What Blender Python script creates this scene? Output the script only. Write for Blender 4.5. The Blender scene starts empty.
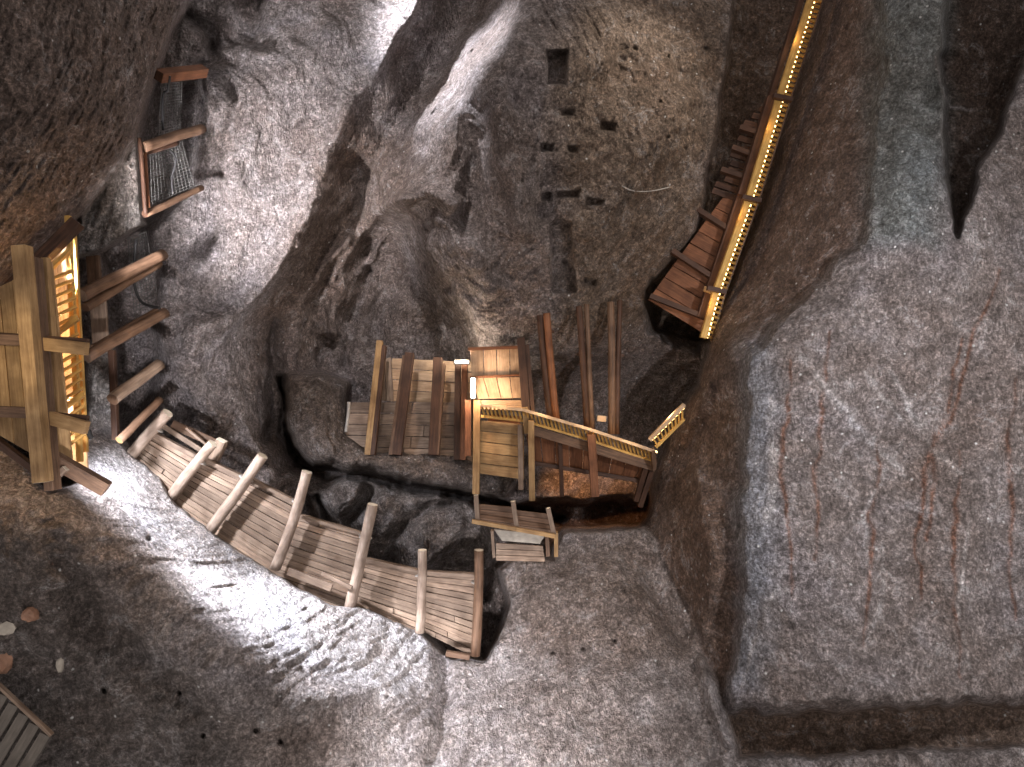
import bpy, math, random
import numpy as np
from mathutils import Vector

random.seed(7)
rng = np.random.default_rng(11)
C = bpy.context.scene.collection
W, H, F = 1024.0, 767.0, 740.0
PITCH = math.radians(62)
CAM = np.array([0.0, 0.0, 1.6])
FW = np.array([0.0, math.cos(PITCH), math.sin(PITCH)])
RT = np.array([1.0, 0.0, 0.0])
UP = np.array([0.0, -math.sin(PITCH), math.cos(PITCH)])


def P(x, y, d):
    """World point that lies d metres deep in the shaft in the direction (x, y)."""
    return CAM + d * (FW + (x - W / 2) / F * RT - (y - H / 2) / F * UP)


# ------------------------------------------------------------------ camera
cam = bpy.data.cameras.new('camera')
cam.sensor_width = 36
cam.lens = 36 * F / W
cam.clip_end = 200
co = bpy.data.objects.new('camera', cam)
C.objects.link(co)
co.location = CAM
co.rotation_euler = (math.radians(90) + PITCH, 0, 0)
bpy.context.scene.camera = co

# --------------------------------------------------------------- materials


def new_mat(name):
    m = bpy.data.materials.new(name)
    m.use_nodes = True
    nt = m.node_tree
    nt.nodes.clear()
    out = nt.nodes.new('ShaderNodeOutputMaterial')
    b = nt.nodes.new('ShaderNodeBsdfPrincipled')
    nt.links.new(b.outputs[0], out.inputs[0])
    return m, nt, b


def N(nt, t, **kw):
    n = nt.nodes.new('ShaderNode' + t)
    for k, v in kw.items():
        if k in n.inputs:
            n.inputs[k].default_value = v
        else:
            setattr(n, k, v)
    return n


def ramp(nt, src, stops):
    r = nt.nodes.new('ShaderNodeValToRGB')
    el = r.color_ramp.elements
    while len(el) < len(stops):
        el.new(0.5)
    for e, (p, c) in zip(el, stops):
        e.position = p
        e.color = (c[0], c[1], c[2], 1) if len(c) == 3 else c
    nt.links.new(src, r.inputs[0])
    return r


def mixc(nt, f, a, b, mode='MIX'):
    m = nt.nodes.new('ShaderNodeMix')
    m.data_type = 'RGBA'
    m.blend_type = mode
    for i, v in ((0, f), (6, a), (7, b)):
        if hasattr(v, 'links'):
            nt.links.new(v, m.inputs[i])
        elif i == 0:
            m.inputs[0].default_value = v
        else:
            m.inputs[i].default_value = (v[0], v[1], v[2], 1)
    return m.outputs[2]


def math_n(nt, op, a, b=0.0):
    m = nt.nodes.new('ShaderNodeMath')
    m.operation = op
    for i, v in ((0, a), (1, b)):
        if hasattr(v, 'links'):
            nt.links.new(v, m.inputs[i])
        else:
            m.inputs[i].default_value = v
    return m.outputs[0]


def rock_material():
    m, nt, b = new_mat('salt rock')
    tc = nt.nodes.new('ShaderNodeTexCoord')
    co_ = tc.outputs['Object']
    att = N(nt, 'Attribute', attribute_name='rock_kind_shade')

    def noise(scale, detail=4.0, rough=0.6, dist=0.0):
        n = nt.nodes.new('ShaderNodeTexNoise')
        n.inputs['Scale'].default_value = scale
        n.inputs['Detail'].default_value = detail
        n.inputs['Roughness'].default_value = rough
        n.inputs['Distortion'].default_value = dist
        nt.links.new(co_, n.inputs['Vector'])
        return n.outputs[0]
    big = noise(0.55, 6, 0.65, 0.6)
    mid = noise(2.4, 8, 0.7, 0.8)
    fine = noise(8, 8, 0.85, 0.6)
    grit = noise(19, 5, 0.85, 0.3)
    c1 = ramp(nt, mid, [(0.30, (0.50, 0.47, 0.46)), (0.5, (0.92, 0.9, 0.9)), (0.72, (1.35, 1.36, 1.42))]).outputs[0]
    c2 = ramp(nt, fine, [(0.34, (0.42, 0.40, 0.39)), (0.5, (0.92, 0.92, 0.92)), (0.64, (1.7, 1.7, 1.7))]).outputs[0]
    c3 = ramp(nt, big, [(0.3, (0.85, 0.76, 0.7)), (0.52, (1, 0.98, 0.97)), (0.7, (1.05, 1.07, 1.14))]).outputs[0]
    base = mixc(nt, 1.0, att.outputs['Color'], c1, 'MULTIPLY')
    base = mixc(nt, 1.0, base, c2, 'MULTIPLY')
    base = mixc(nt, 1.0, base, c3, 'MULTIPLY')
    c4 = ramp(nt, grit, [(0.36, (0.45, 0.44, 0.43)), (0.5, (0.9, 0.9, 0.9)), (0.62, (1.9, 1.9, 1.9))]).outputs[0]
    base = mixc(nt, 1.0, base, c4, 'MULTIPLY')
    # pale salt efflorescence in thin wandering veins
    vein = noise(1.1, 9, 0.72, 1.4)
    v = math_n(nt, 'ABSOLUTE', math_n(nt, 'SUBTRACT', vein, 0.5))
    vm = ramp(nt, v, [(0.0, (1, 1, 1)), (0.022, (0, 0, 0))]).outputs[0]
    vm2 = math_n(nt, 'MULTIPLY', vm, ramp(nt, mid, [(0.5, (0, 0, 0)), (0.66, (0.75, 0.75, 0.75))]).outputs[0])
    base = mixc(nt, vm2, base, (0.72, 0.71, 0.73))
    # salt crystals: scattered white specks
    vo = nt.nodes.new('ShaderNodeTexVoronoi')
    vo.inputs['Scale'].default_value = 3.4
    nt.links.new(co_, vo.inputs['Vector'])
    sp = ramp(nt, vo.outputs['Distance'], [(0.04, (1, 1, 1)), (0.09, (0, 0, 0))]).outputs[0]
    base = mixc(nt, sp, base, (0.85, 0.85, 0.86))
    nt.links.new(base, b.inputs['Base Color'])
    b.inputs['Roughness'].default_value = 0.62
    b.inputs['Specular IOR Level'].default_value = 0.35
    # pick marks: stretched, distorted noise
    mp = nt.nodes.new('ShaderNodeMapping')
    mp.inputs['Rotation'].default_value = (0.3, 0.5, 0.6)
    mp.inputs['Scale'].default_value = (1.0, 0.28, 0.5)
    nt.links.new(co_, mp.inputs['Vector'])
    pk = nt.nodes.new('ShaderNodeTexNoise')
    pk.inputs['Scale'].default_value = 13
    pk.inputs['Detail'].default_value = 5
    pk.inputs['Roughness'].default_value = 0.6
    pk.inputs['Distortion'].default_value = 1.2
    nt.links.new(mp.outputs[0], pk.inputs['Vector'])
    gr = noise(20, 4, 0.8)
    hgt = math_n(nt, 'ADD', math_n(nt, 'MULTIPLY', pk.outputs[0], 1.1),
                 math_n(nt, 'ADD', math_n(nt, 'MULTIPLY', gr, 0.55), math_n(nt, 'MULTIPLY', mid, 1.4)))
    bp = N(nt, 'Bump', Strength=1.0, Distance=0.2)
    nt.links.new(hgt, bp.inputs['Height'])
    nt.links.new(bp.outputs[0], b.inputs['Normal'])
    return m


def wood_material(name, dark, light, rough=0.6, grain=(1.0, 14.0, 14.0), ends=False, bump=0.5):
    """Timber whose grain runs along the generated uv u axis."""
    m, nt, b = new_mat(name)
    uv = nt.nodes.new('ShaderNodeUVMap')
    uv.uv_map = 'UVMap'
    geo = nt.nodes.new('ShaderNodeNewGeometry')
    rnd = geo.outputs['Random Per Island']
    mp = nt.nodes.new('ShaderNodeMapping')
    mp.inputs['Scale'].default_value = grain
    nt.links.new(uv.outputs[0], mp.inputs['Vector'])
    cb = nt.nodes.new('ShaderNodeCombineXYZ')
    nt.links.new(math_n(nt, 'MULTIPLY', rnd, 37.0), cb.inputs[0])
    nt.links.new(math_n(nt, 'MULTIPLY', rnd, 91.0), cb.inputs[2])
    nt.links.new(cb.outputs[0], mp.inputs['Location'])
    n1 = nt.nodes.new('ShaderNodeTexNoise')
    n1.inputs['Scale'].default_value = 2.2
    n1.inputs['Detail'].default_value = 6
    n1.inputs['Roughness'].default_value = 0.7
    n1.inputs['Distortion'].default_value = 0.5
    nt.links.new(mp.outputs[0], n1.inputs['Vector'])
    tc = nt.nodes.new('ShaderNodeTexCoord')
    n2 = nt.nodes.new('ShaderNodeTexNoise')
    n2.inputs['Scale'].default_value = 3.5
    n2.inputs['Detail'].default_value = 4
    nt.links.new(tc.outputs['Object'], n2.inputs['Vector'])
    col = ramp(nt, n1.outputs[0], [(0.3, dark), (0.5, [(a + c) / 2 for a, c in zip(dark, light)]), (0.7, light)]).outputs[0]
    var = ramp(nt, rnd, [(0.0, (0.68, 0.66, 0.64)), (0.5, (0.95, 0.93, 0.9)), (1.0, (1.25, 1.2, 1.14))]).outputs[0]
    col = mixc(nt, 1.0, col, var, 'MULTIPLY')
    dirt = ramp(nt, n2.outputs[0], [(0.35, (0.6, 0.56, 0.54)), (0.6, (1.05, 1.05, 1.05))]).outputs[0]
    col = mixc(nt, 0.8, col, dirt, 'MULTIPLY')
    nt.links.new(col, b.inputs['Base Color'])
    b.inputs['Roughness'].default_value = rough
    b.inputs['Specular IOR Level'].default_value = 0.3
    bp = N(nt, 'Bump', Strength=bump, Distance=0.02)
    nt.links.new(n1.outputs[0], bp.inputs['Height'])
    nt.links.new(bp.outputs[0], b.inputs['Normal'])
    return m


def plain(name, col, rough=0.6, metal=0.0):
    m, nt, b = new_mat(name)
    tc = nt.nodes.new('ShaderNodeTexCoord')
    n = nt.nodes.new('ShaderNodeTexNoise')
    n.inputs['Scale'].default_value = 9
    n.inputs['Detail'].default_value = 5
    nt.links.new(tc.outputs['Object'], n.inputs['Vector'])
    c = ramp(nt, n.outputs[0], [(0.3, [v * 0.7 for v in col]), (0.7, [min(1, v * 1.2) for v in col])]).outputs[0]
    nt.links.new(c, b.inputs['Base Color'])
    b.inputs['Roughness'].default_value = rough
    b.inputs['Metallic'].default_value = metal
    return m


def emit(name, col, s):
    m, nt, b = new_mat(name)
    b.inputs['Base Color'].default_value = (0.9, 0.8, 0.6, 1)
    b.inputs['Emission Color'].default_value = (*col, 1)
    b.inputs['Emission Strength'].default_value = s
    return m


ROCK = rock_material()
M = {
    'grey': wood_material('weathered grey brown timber', (0.12, 0.085, 0.065), (0.38, 0.29, 0.23)),
    'log': wood_material('peeled log', (0.20, 0.15, 0.12), (0.46, 0.38, 0.33), grain=(1, 6, 6)),
    'cut': wood_material('pale cut wood', (0.62, 0.56, 0.46), (0.85, 0.80, 0.70)),
    'brown': wood_material('warm brown timber', (0.06, 0.034, 0.022), (0.22, 0.135, 0.09)),
    'dark': wood_material('dark shaded timber', (0.03, 0.015, 0.010), (0.11, 0.055, 0.035)),  # dark brown wood, deepened to put the shade of the middle posts in
    'red': wood_material('red brown timber', (0.10, 0.04, 0.02), (0.30, 0.13, 0.065)),
    'yellow': wood_material('fresh yellow pine', (0.45, 0.25, 0.06), (0.80, 0.52, 0.17)),
    'ochre': wood_material('ochre pine boards', (0.24, 0.14, 0.06), (0.52, 0.35, 0.18)),
    'pine': wood_material('pale pine boards', (0.40, 0.27, 0.17), (0.72, 0.54, 0.38)),
    'cable': plain('black cable', (0.015, 0.015, 0.017)),
    'pale_cable': plain('pale cable', (0.35, 0.33, 0.31)),
    'wire': plain('galvanised wire', (0.20, 0.20, 0.20), 0.4, 0.6),
    'lampbody': plain('lamp housing', (0.05, 0.05, 0.05), 0.4, 0.5),
    'strip': emit('warm rope light', (1.0, 0.60, 0.20), 9.0),
    'bulb': emit('warm lamp glass', (1.0, 0.86, 0.66), 14.0),
    'tube': emit('neutral lamp glass', (1.0, 0.92, 0.84), 3.0),
    'slate': wood_material('dark grey slats', (0.07, 0.065, 0.06), (0.2, 0.18, 0.165)),
    'slab': plain('pale broken board', (0.34, 0.31, 0.27)),
    'rust': plain('rusty rock lump', (0.26, 0.14, 0.09)),
}

# ---------------------------------------------------------- mesh utilities


class MB:
    def __init__(s):
        s.v, s.f, s.m, s.uv = [], [], [], []

    def quad(s, idx, uvs, mi=0):
        s.f.append(idx)
        s.uv.append(uvs)
        s.m.append(mi)

    def hexa(s, c, L=None, mi=0, mend=0):
        """c: 8 corners, 0-3 the ring at the start, 4-7 the ring at the end."""
        n = len(s.v)
        c = [np.asarray(q, float) for q in c]
        s.v += c
        L = L or float(np.linalg.norm(c[4] - c[0]))
        a = float(np.linalg.norm(c[1] - c[0]))
        b_ = float(np.linalg.norm(c[2] - c[1]))
        acc = [0, a, a + b_, 2 * a + b_, 2 * a + 2 * b_]
        for k in range(4):
            k2 = (k + 1) % 4
            s.quad([n + k, n + k2, n + 4 + k2, n + 4 + k],
                   [(0, acc[k]), (0, acc[k + 1]), (L, acc[k + 1]), (L, acc[k])], mi)
        s.quad([n + 3, n + 2, n + 1, n], [(0, 0), (.03, a), (.06, a), (.06, 0)], mend)
        s.quad([n + 4, n + 5, n + 6, n + 7], [(0, 0), (.03, a), (.06, a), (.06, 0)], mend)

    def beam(s, p, q, w, t, mi=0, mend=0, taper=1.0, nrm=None):
        p, q = np.asarray(p, float), np.asarray(q, float)
        d = q - p
        d /= np.linalg.norm(d)
        k = FW if nrm is None else np.asarray(nrm, float)
        side = np.cross(d, k)
        if np.linalg.norm(side) < 1e-3:
            side = np.cross(d, UP)
        side /= np.linalg.norm(side)
        up = np.cross(side, d)
        r = []
        for e, g in ((p, 1.0), (q, taper)):
            for a, b_ in ((-1, -1), (1, -1), (1, 1), (-1, 1)):
                r.append(e + side * a * w / 2 * g + up * b_ * t / 2 * g)
        s.hexa(r, mi=mi, mend=mend)

    def log(s, pts, r, sides=12, mi=0, mend=1, knots=0.05, taper=1.0, segs=10):
        pts = [np.asarray(q, float) for q in pts]
        # resample with a little natural bend
        out = []
        for k in range(segs + 1):
            u = k / segs * (len(pts) - 1)
            i = min(int(u), len(pts) - 2)
            out.append(pts[i] * (1 - (u - i)) + pts[i + 1] * (u - i))
        n = len(s.v)
        L = 0
        Ls = [0]
        d = out[-1] - out[0]
        d /= np.linalg.norm(d)
        side = np.cross(d, FW)
        side /= np.linalg.norm(side)
        up = np.cross(side, d)
        ph = random.random() * 6
        for k, c in enumerate(out):
            if k:
                L += float(np.linalg.norm(c - out[k - 1]))
                Ls.append(L)
            rr = r * (1 + (taper - 1) * k / segs)
            bend = side * math.sin(k / segs * 3.1 + ph) * r * 0.25
            for j in range(sides):
                a = 2 * math.pi * j / sides
                q = rr * (1 + knots * math.sin(3 * a + ph + k) + knots * (random.random() - .5))
                s.v.append(c + bend + (side * math.cos(a) + up * math.sin(a)) * q)
        for k in range(segs):
            for j in range(sides):
                j2 = (j + 1) % sides
                s.quad([n + k * sides + j, n + k * sides + j2, n + (k + 1) * sides + j2, n + (k + 1) * sides + j],
                       [(Ls[k], r * 6 * j / sides), (Ls[k], r * 6 * (j + 1) / sides),
                        (Ls[k + 1], r * 6 * (j + 1) / sides), (Ls[k + 1], r * 6 * j / sides)], mi)
        for ring, rev in ((0, True), (segs, False)):
            ids = [n + ring * sides + j for j in range(sides)]
            if rev:
                ids = ids[::-1]
            s.quad(ids, [(0.05 * math.cos(j), 0.05 * math.sin(j)) for j in range(sides)], mend)

    def boards(s, a, b, c, d, n, thick=0.03, gap=0.06, mi=0, jit=0.012, jl=0.0, split=0):
        """n boards fill the quad a-b-c-d; each board runs from side a-d towards side b-c."""
        a, b, c, d = [np.asarray(q, float) for q in (a, b, c, d)]
        for k in range(n):
            t0, t1 = (k + gap / 2) / n, (k + 1 - gap / 2) / n
            L0, L1 = a + (d - a) * t0, a + (d - a) * t1
            R0, R1 = b + (c - b) * t0, b + (c - b) * t1
            cuts = [0.0, 1.0]
            if split and random.random() < split:
                cuts = [0.0, random.uniform(.3, .7), 1.0]
            for u0, u1 in zip(cuts[:-1], cuts[1:]):
                e0 = u0 + (random.uniform(-jl, jl) if u0 == 0 else 0.003)
                e1 = u1 + (random.uniform(-jl, jl) if u1 == 1 else -0.003)
                o0 = FW * random.uniform(-jit, jit)
                o1 = FW * random.uniform(-jit, jit)
                q0, q1 = L0 + (R0 - L0) * e0 + o0, L1 + (R1 - L1) * e0 + o0
                r0, r1 = L0 + (R0 - L0) * e1 + o1, L1 + (R1 - L1) * e1 + o1
                T = FW * thick
                s.hexa([q0, q1, q1 + T, q0 + T, r0, r1, r1 + T, r0 + T], mi=mi)

    def tube(s, pts, r, sides=6, mi=0):
        pts = [np.asarray(q, float) for q in pts]
        # catmull-rom smooth
        out = []
        for i in range(len(pts) - 1):
            p0, p1, p2, p3 = pts[max(i - 1, 0)], pts[i], pts[i + 1], pts[min(i + 2, len(pts) - 1)]
            for k in range(6):
                t = k / 6
                out.append(0.5 * ((2 * p1) + (-p0 + p2) * t + (2 * p0 - 5 * p1 + 4 * p2 - p3) * t * t + (-p0 + 3 * p1 - 3 * p2 + p3) * t ** 3))
        out.append(pts[-1])
        n = len(s.v)
        for k, c in enumerate(out):
            d = out[min(k + 1, len(out) - 1)] - out[max(k - 1, 0)]
            d /= max(np.linalg.norm(d), 1e-9)
            side = np.cross(d, FW)
            if np.linalg.norm(side) < 0.05:
                side = np.cross(d, UP)
            side /= np.linalg.norm(side)
            up = np.cross(side, d)
            for j in range(sides):
                a = 2 * math.pi * j / sides
                s.v.append(c + (side * math.cos(a) + up * math.sin(a)) * r)
        for k in range(len(out) - 1):
            for j in range(sides):
                j2 = (j + 1) % sides
                s.quad([n + k * sides + j, n + k * sides + j2, n + (k + 1) * sides + j2, n + (k + 1) * sides + j],
                       [(0, 0), (0, 1), (1, 1), (1, 0)], mi)
        s.quad([n + j for j in range(sides)][::-1], [(0, 0)] * sides, mi)
        s.quad([n + (len(out) - 1) * sides + j for j in range(sides)], [(0, 0)] * sides, mi)

    def build(s, name, mats, parent=None, bevel=0.0, smooth=False):
        if not isinstance(mats, (list, tuple)):
            mats = [mats]
        org = np.array(ORG.get(parent.name, (0, 0, 0))) if parent else np.mean(s.v, axis=0)
        me = bpy.data.meshes.new(name)
        me.from_pydata([tuple(q - org) for q in s.v], [], s.f)
        for m_ in mats:
            me.materials.append(m_)
        ul = me.uv_layers.new(name='UVMap')
        i = 0
        flat = []
        for u in s.uv:
            for q in u:
                flat += [q[0], q[1]]
        ul.data.foreach_set('uv', flat)
        me.polygons.foreach_set('material_index', [min(k, len(mats) - 1) for k in s.m])
        if smooth:
            me.polygons.foreach_set('use_smooth', [len(f) == 4 for f in s.f])
        me.update()
        o = bpy.data.objects.new(name, me)
        C.objects.link(o)
        if parent:
            o.parent = parent
            ORG[o.name] = tuple(org)
        else:
            o.location = org
            ORG[o.name] = tuple(org)
        if bevel:
            bv = o.modifiers.new('bevel', 'BEVEL')
            bv.width = bevel
            bv.segments = 2
            bv.limit_method = 'ANGLE'
            bv.angle_limit = math.radians(50)
        return o


ORG = {}


def thing(name, label, cat, loc, group=None):
    o = bpy.data.objects.new(name, None)
    o.empty_display_size = 0.2
    C.objects.link(o)
    o.location = loc
    ORG[o.name] = tuple(loc)
    return tag(o, label, cat, group)


def tag(o, label, cat, group=None):
    o['label'] = label
    o['category'] = cat
    if group:
        o['group'] = group
    return o


# ---------------------------------------------------------------- the rock
STEP = 1.5
gx = np.arange(-170, 1195, STEP)
gy = np.arange(-140, 905, STEP)
X, Y = np.meshgrid(gx, gy)


def vnoise(x, y, seed):
    r = np.random.default_rng(seed).random((256, 256))
    xi, yi = np.floor(x).astype(int), np.floor(y).astype(int)
    fx, fy = x - xi, y - yi
    fx, fy = fx * fx * fx * (fx * (fx * 6 - 15) + 10), fy * fy * fy * (fy * (fy * 6 - 15) + 10)
    a, b = r[yi % 256, xi % 256], r[yi % 256, (xi + 1) % 256]
    c, d = r[(yi + 1) % 256, xi % 256], r[(yi + 1) % 256, (xi + 1) % 256]
    return (a * (1 - fx) + b * fx) * (1 - fy) + (c * (1 - fx) + d * fx) * fy - 0.5


def fbm(x, y, seed, octv=5, gain=0.5, lac=2.03):
    s, a, t = 0, 1.0, 0
    for k in range(octv):
        s = s + a * vnoise(x * lac ** k + 17.3 * k, y * lac ** k + 9.1 * k, seed + k)
        t += a
        a *= gain
    return s / t * 2


def ridged(x, y, seed, octv=5):
    s, a, t = 0, 1.0, 0
    for k in range(octv):
        s = s + a * (1 - np.abs(vnoise(x * 2.07 ** k + 7 * k, y * 2.07 ** k, seed + k)) * 4)
        t += a
        a *= 0.5
    return s / t


# wobble so that traced outlines become ragged rock edges
WX = X + 7 * fbm(X / 34, Y / 34, 3, 4)
WY = Y + 7 * fbm(X / 34, Y / 34, 31, 4)


def sdf(poly, wob=1.0):
    x, y = X + (WX - X) * wob, Y + (WY - Y) * wob
    best = np.full(X.shape, 1e9)
    inside = np.zeros(X.shape, bool)
    n = len(poly)
    for i in range(n):
        ax, ay = poly[i]
        bx, by = poly[(i + 1) % n]
        dx, dy = bx - ax, by - ay
        t = np.clip(((x - ax) * dx + (y - ay) * dy) / (dx * dx + dy * dy + 1e-9), 0, 1)
        best = np.minimum(best, (x - ax - t * dx) ** 2 + (y - ay - t * dy) ** 2)
        c = ((ay > y) != (by > y)) & (x < (bx - ax) * (y - ay) / (by - ay + 1e-12) + ax)
        inside ^= c
    best = np.sqrt(best)
    return np.where(inside, best, -best)


def sst(a, b, v):
    t = np.clip((v - a) / (b - a), 0, 1)
    return t * t * (3 - 2 * t)


def tps(pts):
    pts = np.array(pts, float)
    xy, z = pts[:, :2] / 100, pts[:, 2]
    n = len(z)
    r = np.linalg.norm(xy[:, None] - xy[None], axis=2)
    K = np.where(r > 0, r * r * np.log(r + 1e-12), 0) + np.eye(n) * 0.15
    A = np.zeros((n + 3, n + 3))
    A[:n, :n] = K
    A[:n, n] = 1
    A[:n, n + 1:] = xy
    A[n, :n] = 1
    A[n + 1:, :n] = xy.T
    s = np.linalg.solve(A, np.concatenate([z, [0, 0, 0]]))
    out = s[n] + s[n + 1] * X / 100 + s[n + 2] * Y / 100
    for i in range(n):
        rr = np.sqrt((X / 100 - xy[i, 0]) ** 2 + (Y / 100 - xy[i, 1]) ** 2)
        out = out + s[i] * rr * rr * np.log(rr + 1e-9)
    return out


def stroke(line, width, amp, skew=0.0):
    """a rounded rib (amp > 0 comes nearer) or groove (amp < 0) along a line"""
    best = np.full(X.shape, 1e9)
    sgn = np.zeros(X.shape)
    wid = np.full(X.shape, float(width))
    n = len(line)
    for i in range(n - 1):
        ax, ay = line[i]
        bx, by = line[i + 1]
        dx, dy = bx - ax, by - ay
        L = math.hypot(dx, dy)
        t = np.clip(((WX - ax) * dx + (WY - ay) * dy) / (L * L), 0, 1)
        d = np.hypot(WX - ax - t * dx, WY - ay - t * dy)
        side = np.sign((WX - ax) * dy - (WY - ay) * dx)
        u = (i + t) / (n - 1)
        m_ = d < best
        best = np.where(m_, d, best)
        sgn = np.where(m_, side, sgn)
        wid = np.where(m_, width * (0.45 + 0.55 * np.sin(np.pi * np.clip(u, 0.08, 0.92))), wid)
    w = wid * (1 + skew * sgn)
    return -amp * np.exp(-(best / np.maximum(w, 1)) ** 2)


D0 = tps([(-150, -100, 17), (250, -100, 17), (600, -100, 18), (900, -100, 17), (250, 150, 15.5), (150, 300, 14.5),
          (420, 60, 16.6), (580, 60, 15.6), (640, 200, 16.0), (430, 260, 16.8), (560, 300, 16.4), (330, 420, 17.5),
          (470, 480, 18), (620, 480, 18.5), (740, 100, 17), (900, 300, 16), (250, 440, 16), (400, 540, 16.5),
          (600, 800, 16), (-100, 500, 15), (200, 800, 15), (1100, 800, 16), (700, 330, 18.0)])
KIND_SHADE = np.zeros(X.shape + (3,))
KIND_SHADE[:] = (0.315, 0.275, 0.265)
REG = np.zeros(X.shape, int)


def paint(poly, col, soft=10, amt=1.0):
    m_ = sst(-soft, soft, sdf(poly, 2.0)) * amt
    for k in range(3):
        KIND_SHADE[..., k] = KIND_SHADE[..., k] * (1 - m_) + col[k] * m_


def mass(dep, poly, soft=5, reg=None, col=None, wob=1.0, rnd=0.0, rw=40):
    global D0
    s = sdf(poly, wob)
    m_ = sst(-soft, soft, s)
    dd = dep + rnd * np.exp(-np.clip(s, 0, None) / rw * 2)
    D0 = D0 * (1 - m_) + dd * m_
    if reg is not None:
        REG[s > 0] = reg
    if col is not None:
        for k in range(3):
            KIND_SHADE[..., k] = KIND_SHADE[..., k] * (1 - m_) + col[k] * m_


# --- back wall folds -------------------------------------------------------
# great diagonal rib: its left flank faces the flood light, its right flank is in shade
s = sdf([(470, -140), (410, 20), (352, 100), (318, 180), (290, 245), (262, 290), (222, 330), (240, 420), (275, 480),
         (480, 480), (480, 320), (400, 200), (450, 120), (520, 40), (540, -140)])
D0 = D0 + 1.5 * sst(-6, 55, s) * (1 - 0.6 * sst(-90, 90, Y - 330))
D0 = D0 - 0.9 * np.exp(-(np.clip(-s, 0, None) / 60) ** 1.0) * (s < 0) - 0.9 * (s >= 0) * np.exp(-(s / 18.0))
for ln, w, a in [
    ([(392, 95), (376, 135), (385, 175)], 30, 0.55),
    ([(330, 330), (345, 260), (380, 215), (405, 200)], 12, 0.9),
    ([(405, 198), (430, 192), (455, 205)], 12, 0.9),
    ([(365, 250), (385, 225), (400, 228), (392, 262), (372, 340)], 20, -0.75),
    ([(430, 150), (462, 105), (478, 140), (468, 215)], 22, -0.8),
    ([(300, 420), (290, 360), (300, 300), (345, 240)], 9, 0.5),
    ([(268, 440), (272, 380), (276, 320)], 7, -0.7),
    ([(318, 360), (330, 320), (340, 280)], 8, -0.6),
    ([(345, 365), (352, 320), (372, 270)], 8, -0.6),
    ([(250, 300), (300, 230), (330, 180)], 14, 0.3),
    ([(495, 290), (470, 250), (450, 215)], 22, 0.5),
    ([(520, 230), (505, 150), (500, 90)], 16, 0.5),
    ([(540, 210), (570, 120), (620, 60)], 22, -0.3),
    ([(590, 230), (640, 150), (690, 100)], 20, 0.25),
    ([(255, 0), (235, 40), (205, 60)], 22, -0.9),
    ([(195, 60), (225, 50), (265, 52)], 8, 0.5),
    ([(180, 10), (205, 25), (212, 50)], 10, -0.6),
    ([(330, 40), (270, 90), (235, 180)], 26, 0.35),
    ([(205, 250), (215, 200), (200, 130)], 14, -0.3),
    ([(230, 320), (200, 330), (190, 380), (215, 420)], 18, 0.5),
]:
    D0 = D0 + stroke(ln, w, a)
# bright blade of the central wall that turns towards the light
# diagonal grain follows
s = sdf([(545, -140), (538, 8), (505, 45), (478, 85), (452, 125), (462, 210), (500, 330), (760, 330), (860, -140)])
D0 = D0 - 1.25 * sst(-60, 4, s)
# dressed panel right of the central wall, set back
mass(D0 + 1.1, [(736, -140), (733, 20), (718, 120), (697, 232), (645, 290), (655, 330), (720, 345), (840, 40), (860, -140)], 3, None, (0.20, 0.15, 0.12), 0.3)
# hole behind the lit platform
mass(D0 + 1.6, [(650, 280), (720, 300), (700, 350), (650, 330)], 6)
mass(D0 + 1.8, [(545, 500), (600, 500), (650, 498), (660, 525), (560, 528), (490, 506)], 6, None, (0.14, 0.09, 0.07))  # recess shade put into the rock colour
# net bay left: rough rock behind beams
s = sdf([(158, 75), (200, 80), (198, 130), (192, 185), (150, 230), (160, 270), (160, 360), (150, 420), (118, 430), (100, 260), (140, 140)])
D0 = D0 + 1.0 * sst(-8, 10, s)

# --- separate masses ---------------------------------------------------------
# grey block and pillar beside the gallery
mass(tps([(80, 255, 12.2), (140, 135, 12.6), (145, 225, 13.0), (110, 200, 12.5), (90, 240, 12.2)]),
     [(139, 128), (141, 195), (147, 224), (104, 250), (74, 258), (80, 214), (110, 170)], 3, None, (0.36, 0.35, 0.345), 0.4)
mass(12.4 + 0 * X, [(84, 345), (112, 345), (116, 395), (119, 460), (84, 460)], 4, None, (0.42, 0.42, 0.42), 0.6)
# right wall (flank turned away, then the dressed face)
edge_r = [(878, -140), (878, 0), (868, 150), (855, 238), (824, 268), (800, 302), (772, 330), (742, 352), (736, 430), (738, 520), (733, 620), (729, 712)]
DR = tps([(880, 0, 13.4), (860, 200, 12.8), (742, 360, 12.8), (735, 540, 12.3), (730, 710, 12.0), (820, 0, 16.0), (730, 280, 15.6),
          (680, 420, 15.0), (655, 520, 14.6), (690, 620, 13.4), (1020, 400, 12.3), (1020, 100, 12.8), (950, 600, 11.8), (1180, 300, 12.2), (1180, 700, 11.6), (840, 450, 12.5)])
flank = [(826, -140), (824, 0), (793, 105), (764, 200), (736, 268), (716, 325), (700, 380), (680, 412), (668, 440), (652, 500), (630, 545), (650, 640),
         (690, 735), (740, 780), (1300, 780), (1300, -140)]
mass(DR, flank, 3.5, 2, (0.20, 0.145, 0.12), 0.7, 0.5, 30)  # the brown also carries the shade of the turned-away flank
face = edge_r + [(880, 708), (1024, 703), (1300, 700), (1300, -200), (878, -200)]
sf = sdf(face, 1.5)
DR2 = DR - 0.35 * sst(-2, 10, sf)
D0 = np.where(sf > -2, DR2, D0)
REG[sf > 0] = 2
m_ = sst(-3, 3, sf)
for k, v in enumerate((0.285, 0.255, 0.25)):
    KIND_SHADE[..., k] = KIND_SHADE[..., k] * (1 - m_) + v * m_
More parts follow.
